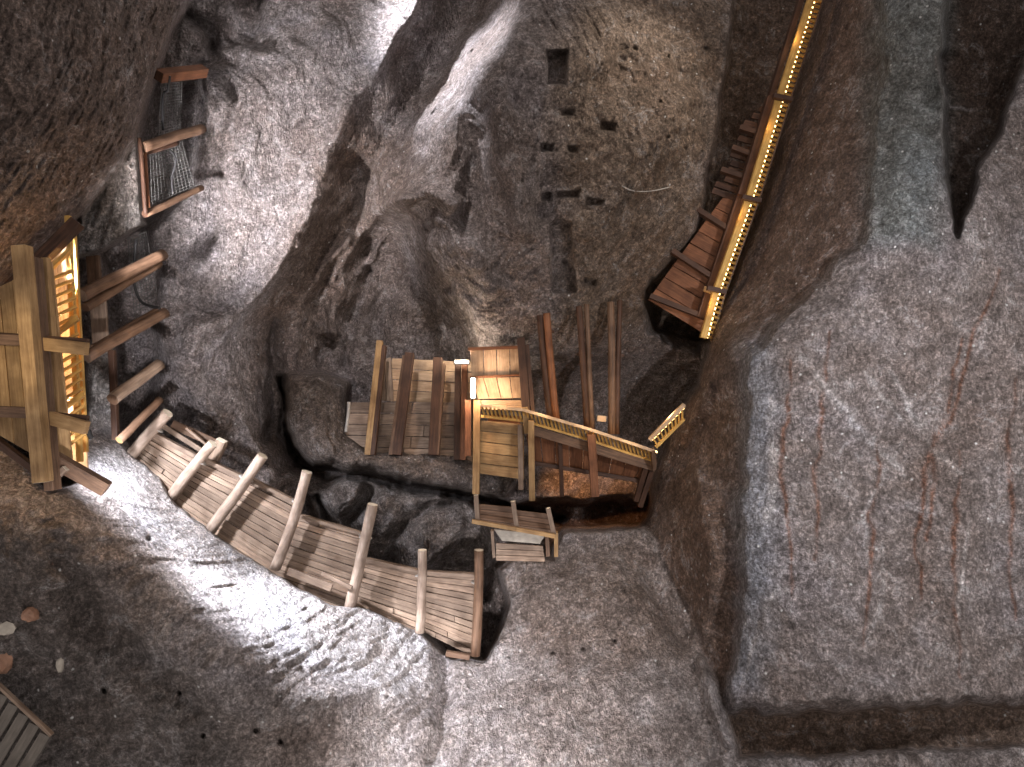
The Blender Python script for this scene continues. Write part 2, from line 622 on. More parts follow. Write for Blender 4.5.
# crevice
mass(DR + 1.6, [(944, -200), (942, 60), (947, 160), (954, 238), (985, 160), (1024, 68), (1100, -60), (1100, -200)], 4, None, (0.16, 0.12, 0.10), 0.9)  # colour darkened inside, on top of the shade from its depth
# small ribs on the right face
for ln, w, a in [([(985, 330), (930, 430), (915, 560)], 16, 0.05), ([(810, 380), (860, 450), (905, 560)], 26, 0.10),
                 ([(900, 360), (960, 470), (950, 640)], 28, 0.09), ([(1010, 380), (960, 560), (985, 690)], 24, 0.07), ([(700, 470), (712, 560), (700, 640)], 14, 0.3),
                 ([(690, 420), (705, 400), (712, 380)], 8, 0.3), ([(940, 60), (925, 110), (950, 180)], 12, -0.2)]:
    D0 = D0 + stroke(ln, w, a) * (REG == 2)
# undercut below the dressed face
mass(tps([(730, 715, 12.15), (1020, 712, 11.85), (730, 760, 12.1), (1020, 752, 11.8), (870, 735, 12.1), (1180, 730, 11.8)]),
     [(731, 712), (780, 711), (830, 712), (880, 708), (930, 705), (975, 703), (1024, 706), (1300, 700), (1300, 760), (880, 756), (740, 762)], 3, 2, (0.27, 0.205, 0.165), 1.3)

# curtain and lip round the middle cavity
mass(tps([(290, 380, 16.0), (345, 380, 16.0), (345, 430, 15.6), (300, 430, 15.4), (330, 465, 15.0), (400, 470, 14.8), (470, 488, 14.8), (430, 455, 15.4), (320, 400, 15.5)]),
     [(284, 374), (318, 372), (350, 380), (346, 400), (348, 432), (372, 448), (470, 452), (520, 480), (500, 500), (470, 493), (400, 479), (345, 474), (312, 464), (292, 444), (284, 420)],
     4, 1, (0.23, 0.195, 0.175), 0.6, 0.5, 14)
# dark seam under the lip
D0 = D0 + stroke([(281, 380), (282, 430), (300, 462), (340, 477), (400, 483), (470, 497), (560, 520)], 7, -1.6)
# boulders between the lip and the boardwalk
mass(tps([(330, 490, 15.2), (400, 492, 15.0), (470, 510, 15.0), (360, 560, 15.8), (470, 570, 15.4), (420, 520, 14.6)]),
     [(300, 486), (345, 476), (400, 484), (470, 500), (490, 540), (486, 600), (400, 600), (330, 560), (305, 520)], 7, 1, (0.25, 0.225, 0.215), 1.2, 0.8, 25)
for ln, w, a in [([(345, 555), (350, 520), (372, 490)], 9, -0.7), ([(385, 585), (390, 540), (410, 515), (450, 505)], 9, -0.6),
                 ([(425, 580), (430, 545), (460, 530)], 8, 0.4), ([(318, 500), (330, 520), (318, 545)], 7, -0.6)]:
    D0 = D0 + stroke(ln, w, a)

# left overhang
LEFT = [(190, -200), (187, 0), (164, 45), (150, 95), (136, 142), (108, 178), (82, 214), (70, 236), (40, 252), (8, 284), (-20, 320), (-60, 450), (-400, 450), (-400, -200)]
mass(tps([(180, 0, 10.5), (140, 130, 10.3), (60, 235, 9.8), (60, 60, 8.6), (-100, 100, 7.6), (-100, 350, 8.4), (0, 280, 9.2), (100, -100, 9)]),
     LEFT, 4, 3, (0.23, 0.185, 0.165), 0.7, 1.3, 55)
# foreground mass under the boardwalk
FRONT = [(-400, 425), (-20, 428), (25, 462), (50, 490), (84, 478), (87, 432), (104, 430), (128, 444), (168, 490), (215, 534), (252, 558), (286, 580), (300, 590), (330, 602),
         (358, 606), (418, 626), (452, 655), (484, 660), (497, 640), (506, 600), (497, 568), (515, 556), (552, 556), (564, 530), (640, 527), (655, 540), (688, 606), (706, 655), (731, 714),
         (738, 758), (880, 752), (1024, 748), (1400, 742), (1400, 1100), (-400, 1100)]
mass(tps([(100, 440, 12.6), (170, 495, 12.7), (255, 565, 12.7), (360, 608, 12.8), (480, 660, 13.2), (560, 560, 13.8), (640, 530, 14.2), (690, 620, 13.2),
          (120, 530, 10.5), (175, 600, 10.4), (240, 655, 10.3), (330, 690, 11.0), (500, 740, 11.2), (640, 740, 11.4), (733, 740, 11.6), (70, 505, 10.0), (100, 560, 10.1), (100, 620, 10.3),
          (0, 480, 9.9), (20, 700, 10.2), (200, 740, 10.4), (-120, 600, 9.6), (0, 860, 10.2), (300, 860, 10.4), (600, 860, 10.6), (1024, 760, 11.2), (1100, 880, 9.8)]),
     FRONT, 4, 4, (0.36, 0.33, 0.325), 0.8, 0.0)
for ln, w, a in [([(560, 560), (620, 545), (650, 570), (680, 640)], 18, -0.35), ([(700, 660), (716, 700), (728, 745)], 7, 0.35), ([(500, 600), (560, 590), (640, 600)], 16, 0.2),
                 ([(440, 640), (445, 700), (430, 760)], 10, -0.25), ([(112, 500), (150, 565), (215, 630), (250, 665)], 16, 0.06),
                 ([(300, 700), (380, 690), (430, 730)], 18, 0.2), ([(540, 700), (600, 680), (680, 700)], 22, 0.15), ([(60, 560), (110, 640), (190, 700)], 22, -0.2)]:
    D0 = D0 + stroke(ln, w, a) * (REG == 4)

# --- geology, with shade in some of the tones -----------------------------------------------------------------
# grey-white salt on the lit left slope, brown clayey salt around the timber, bluish salt on the right
paint([(185, -140), (175, 60), (150, 240), (120, 440), (240, 450), (262, 300), (300, 230), (350, 110), (420, 20), (450, -140)], (0.40, 0.375, 0.385), 14, .9)
paint([(620, -140), (560, 60), (560, 330), (690, 330), (700, 220), (736, 20), (740, -140)], (0.27, 0.205, 0.15), 22, .8)
paint([(290, 230), (350, 120), (420, 150), (390, 230), (330, 330), (270, 430), (250, 340)], (0.235, 0.185, 0.16), 14, .8)  # paints the shadow on the right of the diagonal rib
paint([(736, 340), (775, 330), (770, 520), (765, 690), (733, 700)], (0.26, 0.285, 0.33), 16, .8)
paint([(872, -60), (945, -60), (948, 180), (930, 250), (860, 240)], (0.21, 0.25, 0.255), 18, .8)
paint([(660, 500), (725, 380), (730, 700), (690, 620)], (0.22, 0.155, 0.12), 16, .8)  # shaded brown again, lower on the flank
paint([(500, 540), (650, 530), (700, 660), (520, 650)], (0.27, 0.225, 0.20), 22, .8)
paint([(-200, 520), (60, 520), (150, 640), (230, 720), (240, 950), (-200, 950)], (0.165, 0.15, 0.145), 26, .9)  # dark tone stands in for the unlit side of the slope's crest
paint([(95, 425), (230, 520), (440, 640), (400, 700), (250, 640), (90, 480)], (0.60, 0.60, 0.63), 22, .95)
# rusty runs down the right face
for ln in [[(998, 270), (975, 330), (948, 420), (925, 470), (918, 560), (920, 600)], [(960, 340), (935, 450), (930, 540)], [(880, 440), (870, 540), (866, 650)],
           [(830, 330), (818, 430), (812, 560)], [(960, 450), (955, 560), (963, 680)], [(790, 360), (782, 480), (790, 600)], [(1015, 380), (1008, 470), (1012, 620)]]:
    m_ = np.clip(-stroke(ln, 2.6, 1.0), 0, 1) * (0.75 + 0.8 * fbm(X / 8, Y / 26, 77, 3)) * 1.0
    m_ = np.clip(m_, 0, 0.8)
    for k, v in enumerate((0.20, 0.085, 0.045)):
        KIND_SHADE[..., k] = KIND_SHADE[..., k] * (1 - m_) + v * m_
# pale salt crust streaks; the last paints the grey block's lit edge
for ln, w in [([(745, 690), (760, 620), (775, 590), (785, 560)], 2.2), ([(860, 545), (880, 470), (905, 440)], 2.5), ([(905, 420), (880, 400), (865, 370)], 3), ([(800, 350), (850, 420), (905, 470)], 5),
              ([(936, 60), (942, 95), (950, 110), (985, 112)], 1.6), ([(880, 540), (885, 600), (870, 640)], 2.5), ([(970, 520), (960, 620), (975, 680)], 2.5), ([(430, 10), (400, 40), (375, 50)], 2),
              ([(770, 400), (775, 470), (765, 520)], 6), ([(890, 370), (935, 450), (960, 470)], 5), ([(80, 214), (110, 172), (136, 142)], 2)]:
    m_ = np.clip(-stroke(ln, w, 1.0), 0, 1) * np.clip(0.55 + 0.9 * fbm(X / 6, Y / 6, 78, 3), 0, 1)
    for k, v in enumerate((0.55, 0.54, 0.55)):
        KIND_SHADE[..., k] = KIND_SHADE[..., k] * (1 - m_) + v * m_

# --- relief ------------------------------------------------------------------
DZ = np.where((REG == 2) | (REG == 4), -0.9, 0.9) * D0
mx, my = X * D0 / F + DZ, Y * D0 / F + np.where(REG == 3, 0, DZ)
rel = 0.30 * fbm((mx - DZ) / 2.4, (Y * D0 / F) / 3.0, 100, 7, 0.56)
rel = rel + 0.16 * (ridged((mx - DZ) / 1.5 + Y * D0 / F * 0.2, Y * D0 / F / 2.6 - (mx - DZ) * .15, 140, 4) - 0.4)
# pick marks: short curved ridges a hand wide
th = 0.7 + 1.2 * fbm(mx / 2.5, my / 2.5, 160, 2)
ux, uy = mx * np.cos(th) + my * np.sin(th), -mx * np.sin(th) + my * np.cos(th)
ux, uy = mx * 0.85 + my * 0.5, my * 0.85 - mx * 0.5
pick = fbm(ux / 0.09 + 1.5 * fbm(mx / .6, my / .6, 5, 2), uy / np.where(REG == 4, 0.2, 0.34), 180, 2, 0.5)
pick2 = fbm(mx / 0.11, my / 0.13, 190, 3, 0.6)
amt = np.full(X.shape, 0.05)
amt = np.where(REG == 4, 0.13, amt)
amt = np.where(REG == 2, 0.03, amt)
diag = fbm((mx * 0.8 + my * 0.6) / 0.28, (my * 0.8 - mx * 0.6) / 1.3, 210, 4, 0.6)
rel = rel + amt * pick + 0.06 * pick2 + np.where(REG == 0, 0.07, 0.02) * diag
smooth = np.where(REG == 2, 0.6, np.where(REG == 4, 0.38, 1.0))
D = D0 + rel * smooth

# niches and beam sockets cut in the central wall
def niche(poly, dep, soft=1.6):
    global D
    D = D + dep * sst(-soft, soft, sdf(poly, 0.12))


niche([(547, 51), (568, 50), (566, 84), (547, 84)], 0.55)
niche([(550, 225), (556, 218), (571, 222), (576, 292), (553, 293)], 0.38)
niche([(602, 121), (616, 124), (615, 131), (600, 129)], 0.30)
niche([(541, 144), (553, 144), (552, 151), (541, 151)], 0.30)
niche([(568, 146), (578, 147), (577, 152), (569, 152)], 0.30)
niche([(562, 110), (574, 109), (573, 115), (562, 115)], 0.30)
niche([(541, 193), (551, 193), (550, 200), (541, 200)], 0.30)
niche([(556, 192), (580, 190), (578, 197), (557, 198)], 0.30)
niche([(587, 197), (604, 200), (603, 205), (586, 204)], 0.30)
niche([(584, 277), (596, 280), (595, 286), (583, 284)], 0.30)
for hx, hy, hr in [(635, 49, 3.5), (706, 47, 3), (670, 58, 2.5), (661, 101, 2), (682, 146, 2), (664, 137, 2), (625, 592, 3), (620, 642, 3), (583, 652, 3), (554, 656, 2.5), (510, 660, 2),
                   (542, 718, 2), (167, 452, 2), (105, 690, 3), (178, 690, 3), (204, 737, 3), (255, 731, 5), (278, 745, 5), (148, 543, 4),
                   (245, 415, 3), (563, 262, 4)]:
    D = D + 0.22 * np.exp(-(((WX - hx) ** 2 + (WY - hy) ** 2) / (0.6 * hr) ** 2))


def Dat(x, y):
    j = min(max((x - gx[0]) / STEP, 0), len(gx) - 2)
    i = min(max((y - gy[0]) / STEP, 0), len(gy) - 2)
    return float(D[int(i), int(j)])


PX = CAM + D[..., None] * (FW + ((X - W / 2) / F)[..., None] * RT - ((Y - H / 2) / F)[..., None] * UP)
ny, nx = X.shape
idx = np.arange(ny * nx).reshape(ny, nx)
quads = np.stack([idx[:-1, :-1], idx[1:, :-1], idx[1:, 1:], idx[:-1, 1:]], -1).reshape(-1, 4)
fr = REG[:-1, :-1].reshape(-1)
KR = np.concatenate([KIND_SHADE, np.ones(X.shape + (1,))], -1).reshape(-1, 4)
PV = PX.reshape(-1, 3)
for reg, nm in ((0, 'wall_back'), (1, 'wall_back_lower'), (2, 'wall_right'), (3, 'wall_left'), (4, 'wall_front')):
    q = quads[fr == reg]
    used, inv = np.unique(q, return_inverse=True)
    q = inv.reshape(-1, 4)
    me = bpy.data.meshes.new(nm)
    me.vertices.add(len(used))
    me.vertices.foreach_set('co', PV[used].astype(np.float32).ravel())
    me.loops.add(q.size)
    me.loops.foreach_set('vertex_index', q.ravel().astype(np.int32))
    me.polygons.add(len(q))
    me.polygons.foreach_set('loop_start', np.arange(0, q.size, 4, dtype=np.int32))
    me.polygons.foreach_set('use_smooth', np.ones(len(q), bool))
    a = me.color_attributes.new('rock_kind_shade', 'FLOAT_COLOR', 'POINT')
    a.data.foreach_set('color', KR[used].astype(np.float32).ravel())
    me.materials.append(ROCK)
    me.update(calc_edges=True)
    me.validate()
    o = bpy.data.objects.new(nm, me)
    C.objects.link(o)
    o['kind'] = 'structure'


# ================================================================ the timber
def px(d):
    return d / F


def pbeam(m, x1, y1, x2, y2, d1, d2, w, t=None, **kw):
    t = w if t is None else t
    d = (d1 + d2) / 2
    m.beam(P(x1, y1, d1), P(x2, y2, d2), w * px(d), t * px(d), **kw)


def part(name, mats, parent, fn, bevel=0.004, label=None, smooth=False):
    m = MB()
    fn(m)
    o = m.build(name, mats, parent, bevel=bevel, smooth=smooth)
    if label:
        o['label'] = label
    return o


def solo_beam(name, label, cat, mats, x1, y1, x2, y2, d1, d2, w, t=None, group=None, **kw):
    m = MB()
    pbeam(m, x1, y1, x2, y2, d1, d2, w, t, mend=1, **kw)
    o = m.build(name, mats, bevel=0.012)
    return tag(o, label, cat, group)


def solo_log(name, label, cat, mats, x1, y1, x2, y2, d1, d2, w, group=None, taper=1.0, mid=None):
    m = MB()
    pts = [P(x1, y1, d1), P(x2, y2, d2)]
    if mid:
        pts.insert(1, P(*mid))
    m.log(pts, w / 2 * px((d1 + d2) / 2), taper=taper, knots=0.05)
    o = m.build(name, mats, smooth=True)
    return tag(o, label, cat, group)


def lerp(a, b, t):
    return tuple(a[i] + (b[i] - a[i]) * t for i in range(len(a)))


def along(line, t):
    """point at fraction t of a polyline measured by length in the first two coordinates"""
    Ls = [math.hypot(line[i + 1][0] - line[i][0], line[i + 1][1] - line[i][1]) for i in range(len(line) - 1)]
    s_ = t * sum(Ls)
    for i, L in enumerate(Ls):
        if s_ <= L or i == len(Ls) - 1:
            return lerp(line[i], line[i + 1], s_ / L)
        s_ -= L


# ---- the lit gallery at the left ------------------------------------------
g = thing('timber_gallery', 'tall timber gallery at the far left with a glowing yellow balustrade beside the plank wall', 'gallery', P(20, 430, 8.9))
part('deck', M['ochre'], g, lambda m: m.boards(P(-70, 318, 8.75), P(-62, 400, 8.75), P(74, 478, 9.0), P(52, 262, 8.95), 9, thick=.04, gap=.05), label='plank face of the gallery')
part('post', [M['ochre'], M['cut']], g, lambda m: pbeam(m, 22, 246, 43, 482, 8.45, 8.45, 14, 14, mend=1), .008, 'thick upright pale post')
part('post', M['brown'], g, lambda m: pbeam(m, 34, 258, 53, 490, 8.6, 8.6, 10, 14), .008, 'shaded side of the pale post, a darker upright')  # second beam in darker wood paints the shaded side of the post
part('post', M['ochre'], g, lambda m: pbeam(m, 46, 258, 58, 424, 8.8, 8.85, 6, 8), .006)
for y0, y1 in ((341, 348), (413, 425)):
    part('cross_beam', [M['brown'], M['cut']], g, lambda m: pbeam(m, -60, y0 - 4, 38, y0, 8.55, 8.55, 11, 8, mend=1), .008)
    part('cross_beam', [M['ochre'], M['ochre']], g, lambda m: pbeam(m, 44, y0 + 3, 87, y1 + (1 if y0 < 400 else 3), 8.6, 8.6, 13, 9, mend=1), .008, 'beam end that sticks out past the balustrade')
    part('cross_beam', M['dark'], g, lambda m: pbeam(m, -60, y0 - 10, 88, y1 - 7, 8.66, 8.66, 5, 6), .004, 'thin dark ledger above the beam end')
part('rafter', M['dark'], g, lambda m: pbeam(m, -50, 350, 78, 222, 8.95, 9.35, 12, 12), .01, 'dark rafter along the rock edge')
part('rafter', M['dark'], g, lambda m: pbeam(m, -60, 398, 46, 478, 8.6, 8.6, 7, 8), .01, 'dark sill under the planks')
part('brace', [M['brown'], M['brown']], g, lambda m: pbeam(m, 52, 458, 107, 489, 8.75, 8.9, 14, 12, mend=1), .008, 'short brown brace leaning out at the foot')
part('brace', [M['grey'], M['cut']], g, lambda m: pbeam(m, 53, 480, 66, 468, 8.7, 8.7, 6, 6, mend=1), .006)
# balustrade
br = part('balustrade_frame', M['yellow'], g, lambda m: (
    pbeam(m, 68, 216, 80, 462, 9.45, 9.25, 5, 5), pbeam(m, 49, 268, 60, 414, 9.2, 9.1, 4, 5), pbeam(m, 60, 414, 62, 462, 9.1, 9.1, 3, 5),
    pbeam(m, 74, 236, 86, 452, 9.6, 9.4, 4, 4), pbeam(m, 47, 272, 70, 250, 9.2, 9.3, 4, 5), pbeam(m, 50, 338, 78, 318, 9.15, 9.2, 5, 5),
    pbeam(m, 58, 412, 84, 394, 9.1, 9.2, 5, 5)), .004, 'bright yellow frame of the balustrade')
for k in range(19):
    y0 = 280 + k * 9.4
    if abs(y0 - 337) < 5 or abs(y0 - 411) < 6:
        continue
    xl = 49 + (y0 - 268) * 0.075
    part('baluster', M['yellow'], g, lambda m: pbeam(m, xl, y0, xl + 24, y0 - 10 - k * .35, 9.17, 9.27, 2.7, 4), .003)
part('back_boards', M['pine'], g, lambda m: m.boards(P(40, 250, 10.1), P(46, 470, 9.9), P(88, 470, 10.0), P(72, 236, 10.2), 4, thick=.04), label='pale boards lit behind the balusters')
part('hanging_knob', M['cable'], g, lambda m: m.log([P(88, 431, 8.8), P(92, 438, 8.8)], .03, knots=0, segs=3, mend=0), 0, 'small black bolt end')

# ---- boards and logs between the gallery and the rock ------------------------
for lab, mt, a in [
    ('upper upright pine board right of the glowing balustrade', 'brown', (93, 256, 96, 300, 12.45, 12.35, 13, 4)),
    ('lower upright pine board right of the glowing balustrade', 'grey', (98, 296, 101, 346, 12.25, 12.2, 16, 4)),
    ('dark narrow upright behind the two middle cross logs', 'dark', (112, 350, 116, 440, 12.1, 12.1, 6, 6)),
]:
    solo_beam('upright_board', lab, 'board', [M[mt], M['cut']], *a)
GL = 'logs bridging from the gallery to the rock'
solo_log('cross_log', 'highest of the stout logs running from the glowing balustrade to the grey rock', 'log', [M['brown'], M['grey']], 83, 296, 162, 254, 11.0, 12.6, 12, GL)
solo_log('cross_log', 'dark squared timber tucked right under the highest stout log by the balustrade', 'log', [M['brown'], M['brown']], 84, 307, 160, 264, 11.2, 12.7, 9, GL)
solo_log('cross_log', 'long bare log next below the highest one, its tip resting on grey rock', 'log', [M['brown'], M['grey']], 88, 358, 164, 312, 11.1, 12.6, 11, GL)
solo_log('cross_log', 'thin dark pole lying along the top of the second long cross log', 'log', [M['brown'], M['grey']], 92, 347, 160, 309, 11.5, 12.8, 6, GL)
solo_log('cross_log', 'short thick brown log leaning into the rock beside the grey pillar', 'log', [M['grey'], M['brown']], 114, 400, 158, 364, 11.6, 12.6, 12, GL)
solo_log('cross_log', 'orange brown pole just above the top end of the boardwalk', 'log', [M['brown'], M['ochre']], 118, 440, 161, 400, 11.9, 12.7, 8, GL)
GU = 'beams of the high net bay'
solo_beam('bay_timber', 'topmost short dark red beam wedged under the overhang at upper left', 'beam', [M['red'], M['dark']], 158, 76, 204, 71, 12.9, 14.0, 10, group=GU)
solo_log('bay_timber', 'middle brown beam of the netted bay, the thickest there', 'beam', [M['brown'], M['brown']], 142, 147, 203, 129, 12.4, 13.9, 10, GU)
solo_log('bay_timber', 'dark strip of wood under the middle beam of the netted bay', 'beam', [M['dark'], M['brown']], 144, 153, 178, 143, 12.6, 13.4, 5, GU)
solo_log('bay_timber', 'lowest thin brown beam closing the netted bay', 'beam', [M['brown'], M['dark']], 144, 214, 202, 188, 12.5, 14.0, 6.5, GU)
solo_log('netting_pole', 'slim dark pole along the left edge of the netted bay', 'pole', [M['dark'], M['brown']], 139, 138, 146, 214, 12.3, 12.4, 4)
solo_log('netting_pole', 'slim reddish pole just right of the dark one in the netted bay', 'pole', [M['red'], M['brown']], 144, 142, 149, 208, 12.5, 12.5, 3.2)


def netting(lab, quad, nu, nv):
    m = MB()
    a, b, c, d = quad

    def q(u, v):
        t = lerp(lerp(a, b, u), lerp(d, c, u), v)
        return P(t[0], t[1], t[2] + .10 * math.sin(3 * u) * math.sin(3 * v))
    for i in range(nu + 1):
        for j in range(nv):
            m.beam(q(i / nu, j / nv), q(i / nu, (j + 1) / nv), .008, .008)
    for j in range(nv + 1):
        for i in range(nu):
            m.beam(q(i / nu, j / nv), q((i + 1) / nu, j / nv), .008, .008)
    tag(m.build('wire_netting', M['wire']), lab, 'netting')


netting('grey wire netting hung between the middle and lowest beams of the high bay', [(150, 150, 13.0), (182, 142, 13.8), (194, 186, 13.8), (152, 204, 13.0)], 12, 16)
netting('grey wire netting hung between the top and middle beams of the high bay', [(162, 84, 13.2), (182, 82, 13.8), (180, 132, 13.8), (158, 138, 13.0)], 9, 18)
netting('wire netting behind the highest stout log near the glowing balustrade', [(128, 238, 13.0), (146, 232, 13.2), (158, 300, 13.2), (134, 312, 13.0)], 8, 18)
for lab, mt, r, pts in [
    ('thin black cable dropping past the topmost dark red beam', 'cable', .022, [(170, 76, 12.9), (168, 90, 13.0), (163, 96, 13.1), (163, 130, 13.1)]),
    ('black cable hanging in the netted bay below the middle beam', 'cable', .02, [(170, 150, 12.9), (176, 160, 12.9), (172, 178, 12.9), (173, 194, 12.9)]),
    ('black cable curling behind the lower stout logs by the gallery', 'cable', .025, [(136, 240, 12.6), (134, 280, 12.6), (140, 300, 12.6), (150, 306, 12.5), (160, 308, 12.4)]),
    ('pale slack wire strung across the brown middle of the central wall', 'pale_cable', .012, [(622, 186, 15.2), (634, 191, 15.2), (652, 191, 15.2), (670, 187, 15.2)]),
]:
    m = MB()
    m.tube([P(a, b, min(c, Dat(a, b) - .05)) for a, b, c in pts], r)
    tag(m.build('cable', M[mt], smooth=True), lab, 'cable')

# ---- the long curved boardwalk -------------------------------------------------
w = thing('curved_boardwalk', 'long curved boardwalk of weathered planks with pale logs across it above the white salt slope', 'boardwalk', P(300, 560, 13.3))
secs = [((152, 432), (203, 458), (170, 512), (122, 468), 13.1), ((205, 459), (250, 479), (208, 540), (166, 508), 13.15),
        ((246, 476), (301, 503), (268, 578), (205, 536), 13.2), ((300, 515), (364, 533), (352, 618), (262, 584), 13.25),
        ((364, 558), (420, 570), (418, 640), (346, 612), 13.35), ((420, 571), (476, 574), (474, 657), (415, 628), 13.55)]
for i, (a, b, c, d, z) in enumerate(secs):
    part('plank_panel', M['grey'], w, lambda m: m.boards(P(*a, z), P(*b, z + .05), P(*c, z), P(*d, z - .05), 12, thick=.05, gap=.09, jit=.03, jl=.012, split=.15), .004)
    part('edge_board', M['grey'], w, lambda m: pbeam(m, a[0] + 1, a[1] + 1, b[0] - 1, b[1] + 1, z - .05, z, 3.5, 7), .004)
logs = [(128, 456, 169, 414, 12.9, 12, 'pale first log at the high end'), (170, 496, 214, 444, 12.9, 11, None), (211, 531, 262, 455, 12.9, 11.5, None), (274, 568, 308, 472, 12.95, 11, None),
        (351, 610, 371, 504, 13.0, 11.5, None), (419, 632, 423, 550, 13.05, 9.5, None), (475, 655, 479, 550, 13.15, 10, 'dark last log at the low end')]
for x1, y1, x2, y2, z, ww, lab in logs:
    bx = 0.12 * (random.random() - .5)
    mm = [M['brown' if lab and 'dark' in lab else 'log'], M['cut']]
    lg = part('log', mm, w, lambda m: m.log([P(x1, y1, z), P((x1 + x2) / 2 + (x2 - x1) * bx, (y1 + y2) / 2, z), P(x2, y2, z - .15)], ww / 2 * px(z), taper=.92, knots=.05), 0, lab, True)
    cx_, cy_ = lerp((x1, y1), (x2, y2), .68)
    rg = part('binding', M['pale_cable'], lg, lambda m: m.log([P(cx_, cy_, z), P(cx_ + (x2 - x1) * .02, cy_ + (y2 - y1) * .02, z)], (ww / 2 + .7) * px(z), knots=.0, segs=2, mend=0), 0, 'pale wire tied round the log')
for lab, a in [('loose brown plank lying behind the first two boardwalk logs', (172, 424, 226, 448, 13.5, 13.6, 9, 3)),
               ('narrow loose plank above the upper boardwalk panels', (160, 424, 204, 452, 13.4, 13.4, 5, 3)),
               ('bent pale stick behind the second boardwalk log', (186, 428, 208, 446, 13.3, 13.3, 2.5, 3)),
               ('short crosswise block wedged behind the end of the second boardwalk log', (222, 440, 214, 460, 13.2, 13.3, 10, 8)),
               ('broken board end under the middle of the boardwalk', (288, 571, 332, 588, 12.95, 12.9, 8, 3)),
               ('thin splinter of plank beside the broken board end under the boardwalk', (322, 573, 352, 588, 12.78, 12.75, 4, 3)),
               ('dark sill board under the low end of the boardwalk', (446, 653, 470, 657, 12.95, 12.95, 5, 6))]:
    solo_beam('loose_plank', lab, 'plank', [M['grey'] if 'dark' not in lab and 'brown' not in lab else M['brown'], M['cut'] if 'block' in lab else M['grey']], *a)

# ---- boarded platform in the middle cavity --------------------------------------
b = thing('boarded_platform', 'boarded platform in the middle cavity with dark leaning posts and pale back planks', 'platform', P(410, 455, 15.7))
part('back_planks', M['pine'], b, lambda m: m.boards(P(392, 358, 16.3), P(472, 362, 16.3), P(472, 404, 16.2), P(384, 401, 16.2), 4, thick=.04, gap=.05, jit=.03), label='pale yellowish back planks')
part('back_planks', M['grey'], b, lambda m: m.boards(P(378, 362, 16.15), P(379, 400, 16.1), P(394, 402, 16.1), P(391, 357, 16.2), 2, thick=.04), label='upright board at the left end')
part('deck', M['grey'], b, lambda m: m.boards(P(352, 402, 16.0), P(472, 402, 16.0), P(472, 462, 15.6), P(338, 458, 15.6), 5, thick=.05, gap=.06, jit=.04, split=.6), label='wide weathered planks')
for x1, y1, x2, y2, ww, mt, lab in [(380, 341, 368, 455, 6, 'ochre', 'light brown leaning post'), (384, 346, 373, 455, 5, 'dark', None), (410, 353, 397, 455, 9, 'dark', None), (405, 356, 391, 455, 4, 'brown', None), (438, 358, 433, 455, 9, 'dark', None),  # dark strip beside the ochre post paints its shaded right side
                                    (444, 364, 438, 455, 3, 'brown', None), (458, 364, 457, 460, 6, 'dark', None), (465, 362, 463, 460, 6, 'red', 'reddish post beside the lit boards')]:
    part('post', [M[mt], M['cut']], b, lambda m: pbeam(m, x1, y1, x2, y2, 15.75, 15.4, ww, 8, mend=0), .008, lab)

# ---- lit boarded landing ---------------------------------------------------------
l_ = thing('boarded_landing', 'tall narrow stack of lit pinkish boards left of the glowing balcony', 'landing', P(500, 475, 14.8))
part('upper_panel', M['pine'], l_, lambda m: m.boards(P(470, 350, 15.2), P(471, 376, 15.1), P(523, 374, 15.1), P(523, 348, 15.2), 4, thick=.04, gap=.05))
part('middle_panel', M['pine'], l_, lambda m: m.boards(P(470, 378, 15.0), P(478, 399, 14.9), P(524, 398, 14.9), P(523, 377, 15.0), 4, thick=.04, gap=.05))
part('lower_panel', M['pine'], l_, lambda m: m.boards(P(480, 400, 14.85), P(524, 400, 14.85), P(524, 411, 14.8), P(480, 409, 14.8), 2, thick=.04, gap=.05))
part('cap_rail', M['red'], l_, lambda m: (pbeam(m, 468, 349, 524, 347, 15.15, 15.15, 3, 5), pbeam(m, 470, 377, 524, 375, 14.98, 14.98, 2, 5)), .003)
part('front_boards', M['ochre'], l_, lambda m: m.boards(P(480, 420, 14.9), P(524, 424, 14.9), P(524, 480, 14.9), P(480, 474, 14.9), 5, thick=.04, gap=.06, jit=.02), label='grey yellow boards below the rail')
for x1, y1, x2, y2, ww, mt, lab in [(477, 400, 476, 494, 7, 'ochre', 'pale front post'), (468, 400, 468, 456, 6, 'red', 'short red post'), (521, 338, 526, 412, 8, 'dark', 'dark corner post'),
                                    (527, 345, 533, 412, 4, 'dark', None), (520, 425, 521, 490, 5, 'grey', None)]:
    part('post', [M[mt], M['cut']], l_, lambda m: pbeam(m, x1, y1, x2, y2, 14.75, 14.6, ww, 7), .006, lab)


def lamp(lab, x, y, d, wpx, hpx, power, mt='bulb', lit=(1, 0)):
    t = thing('lamp', lab, 'lamp', P(x, y, d))
    part('housing', M['lampbody'], t, lambda m: pbeam(m, x, y - hpx / 2 - 1, x, y + hpx / 2 + 1, d + .08, d + .08, wpx + 2, wpx * .6), .004)
    part('glass', M[mt], t, lambda m: pbeam(m, x, y - hpx / 2, x, y + hpx / 2, d, d, wpx, wpx * .6), .01, 'glowing lamp glass')


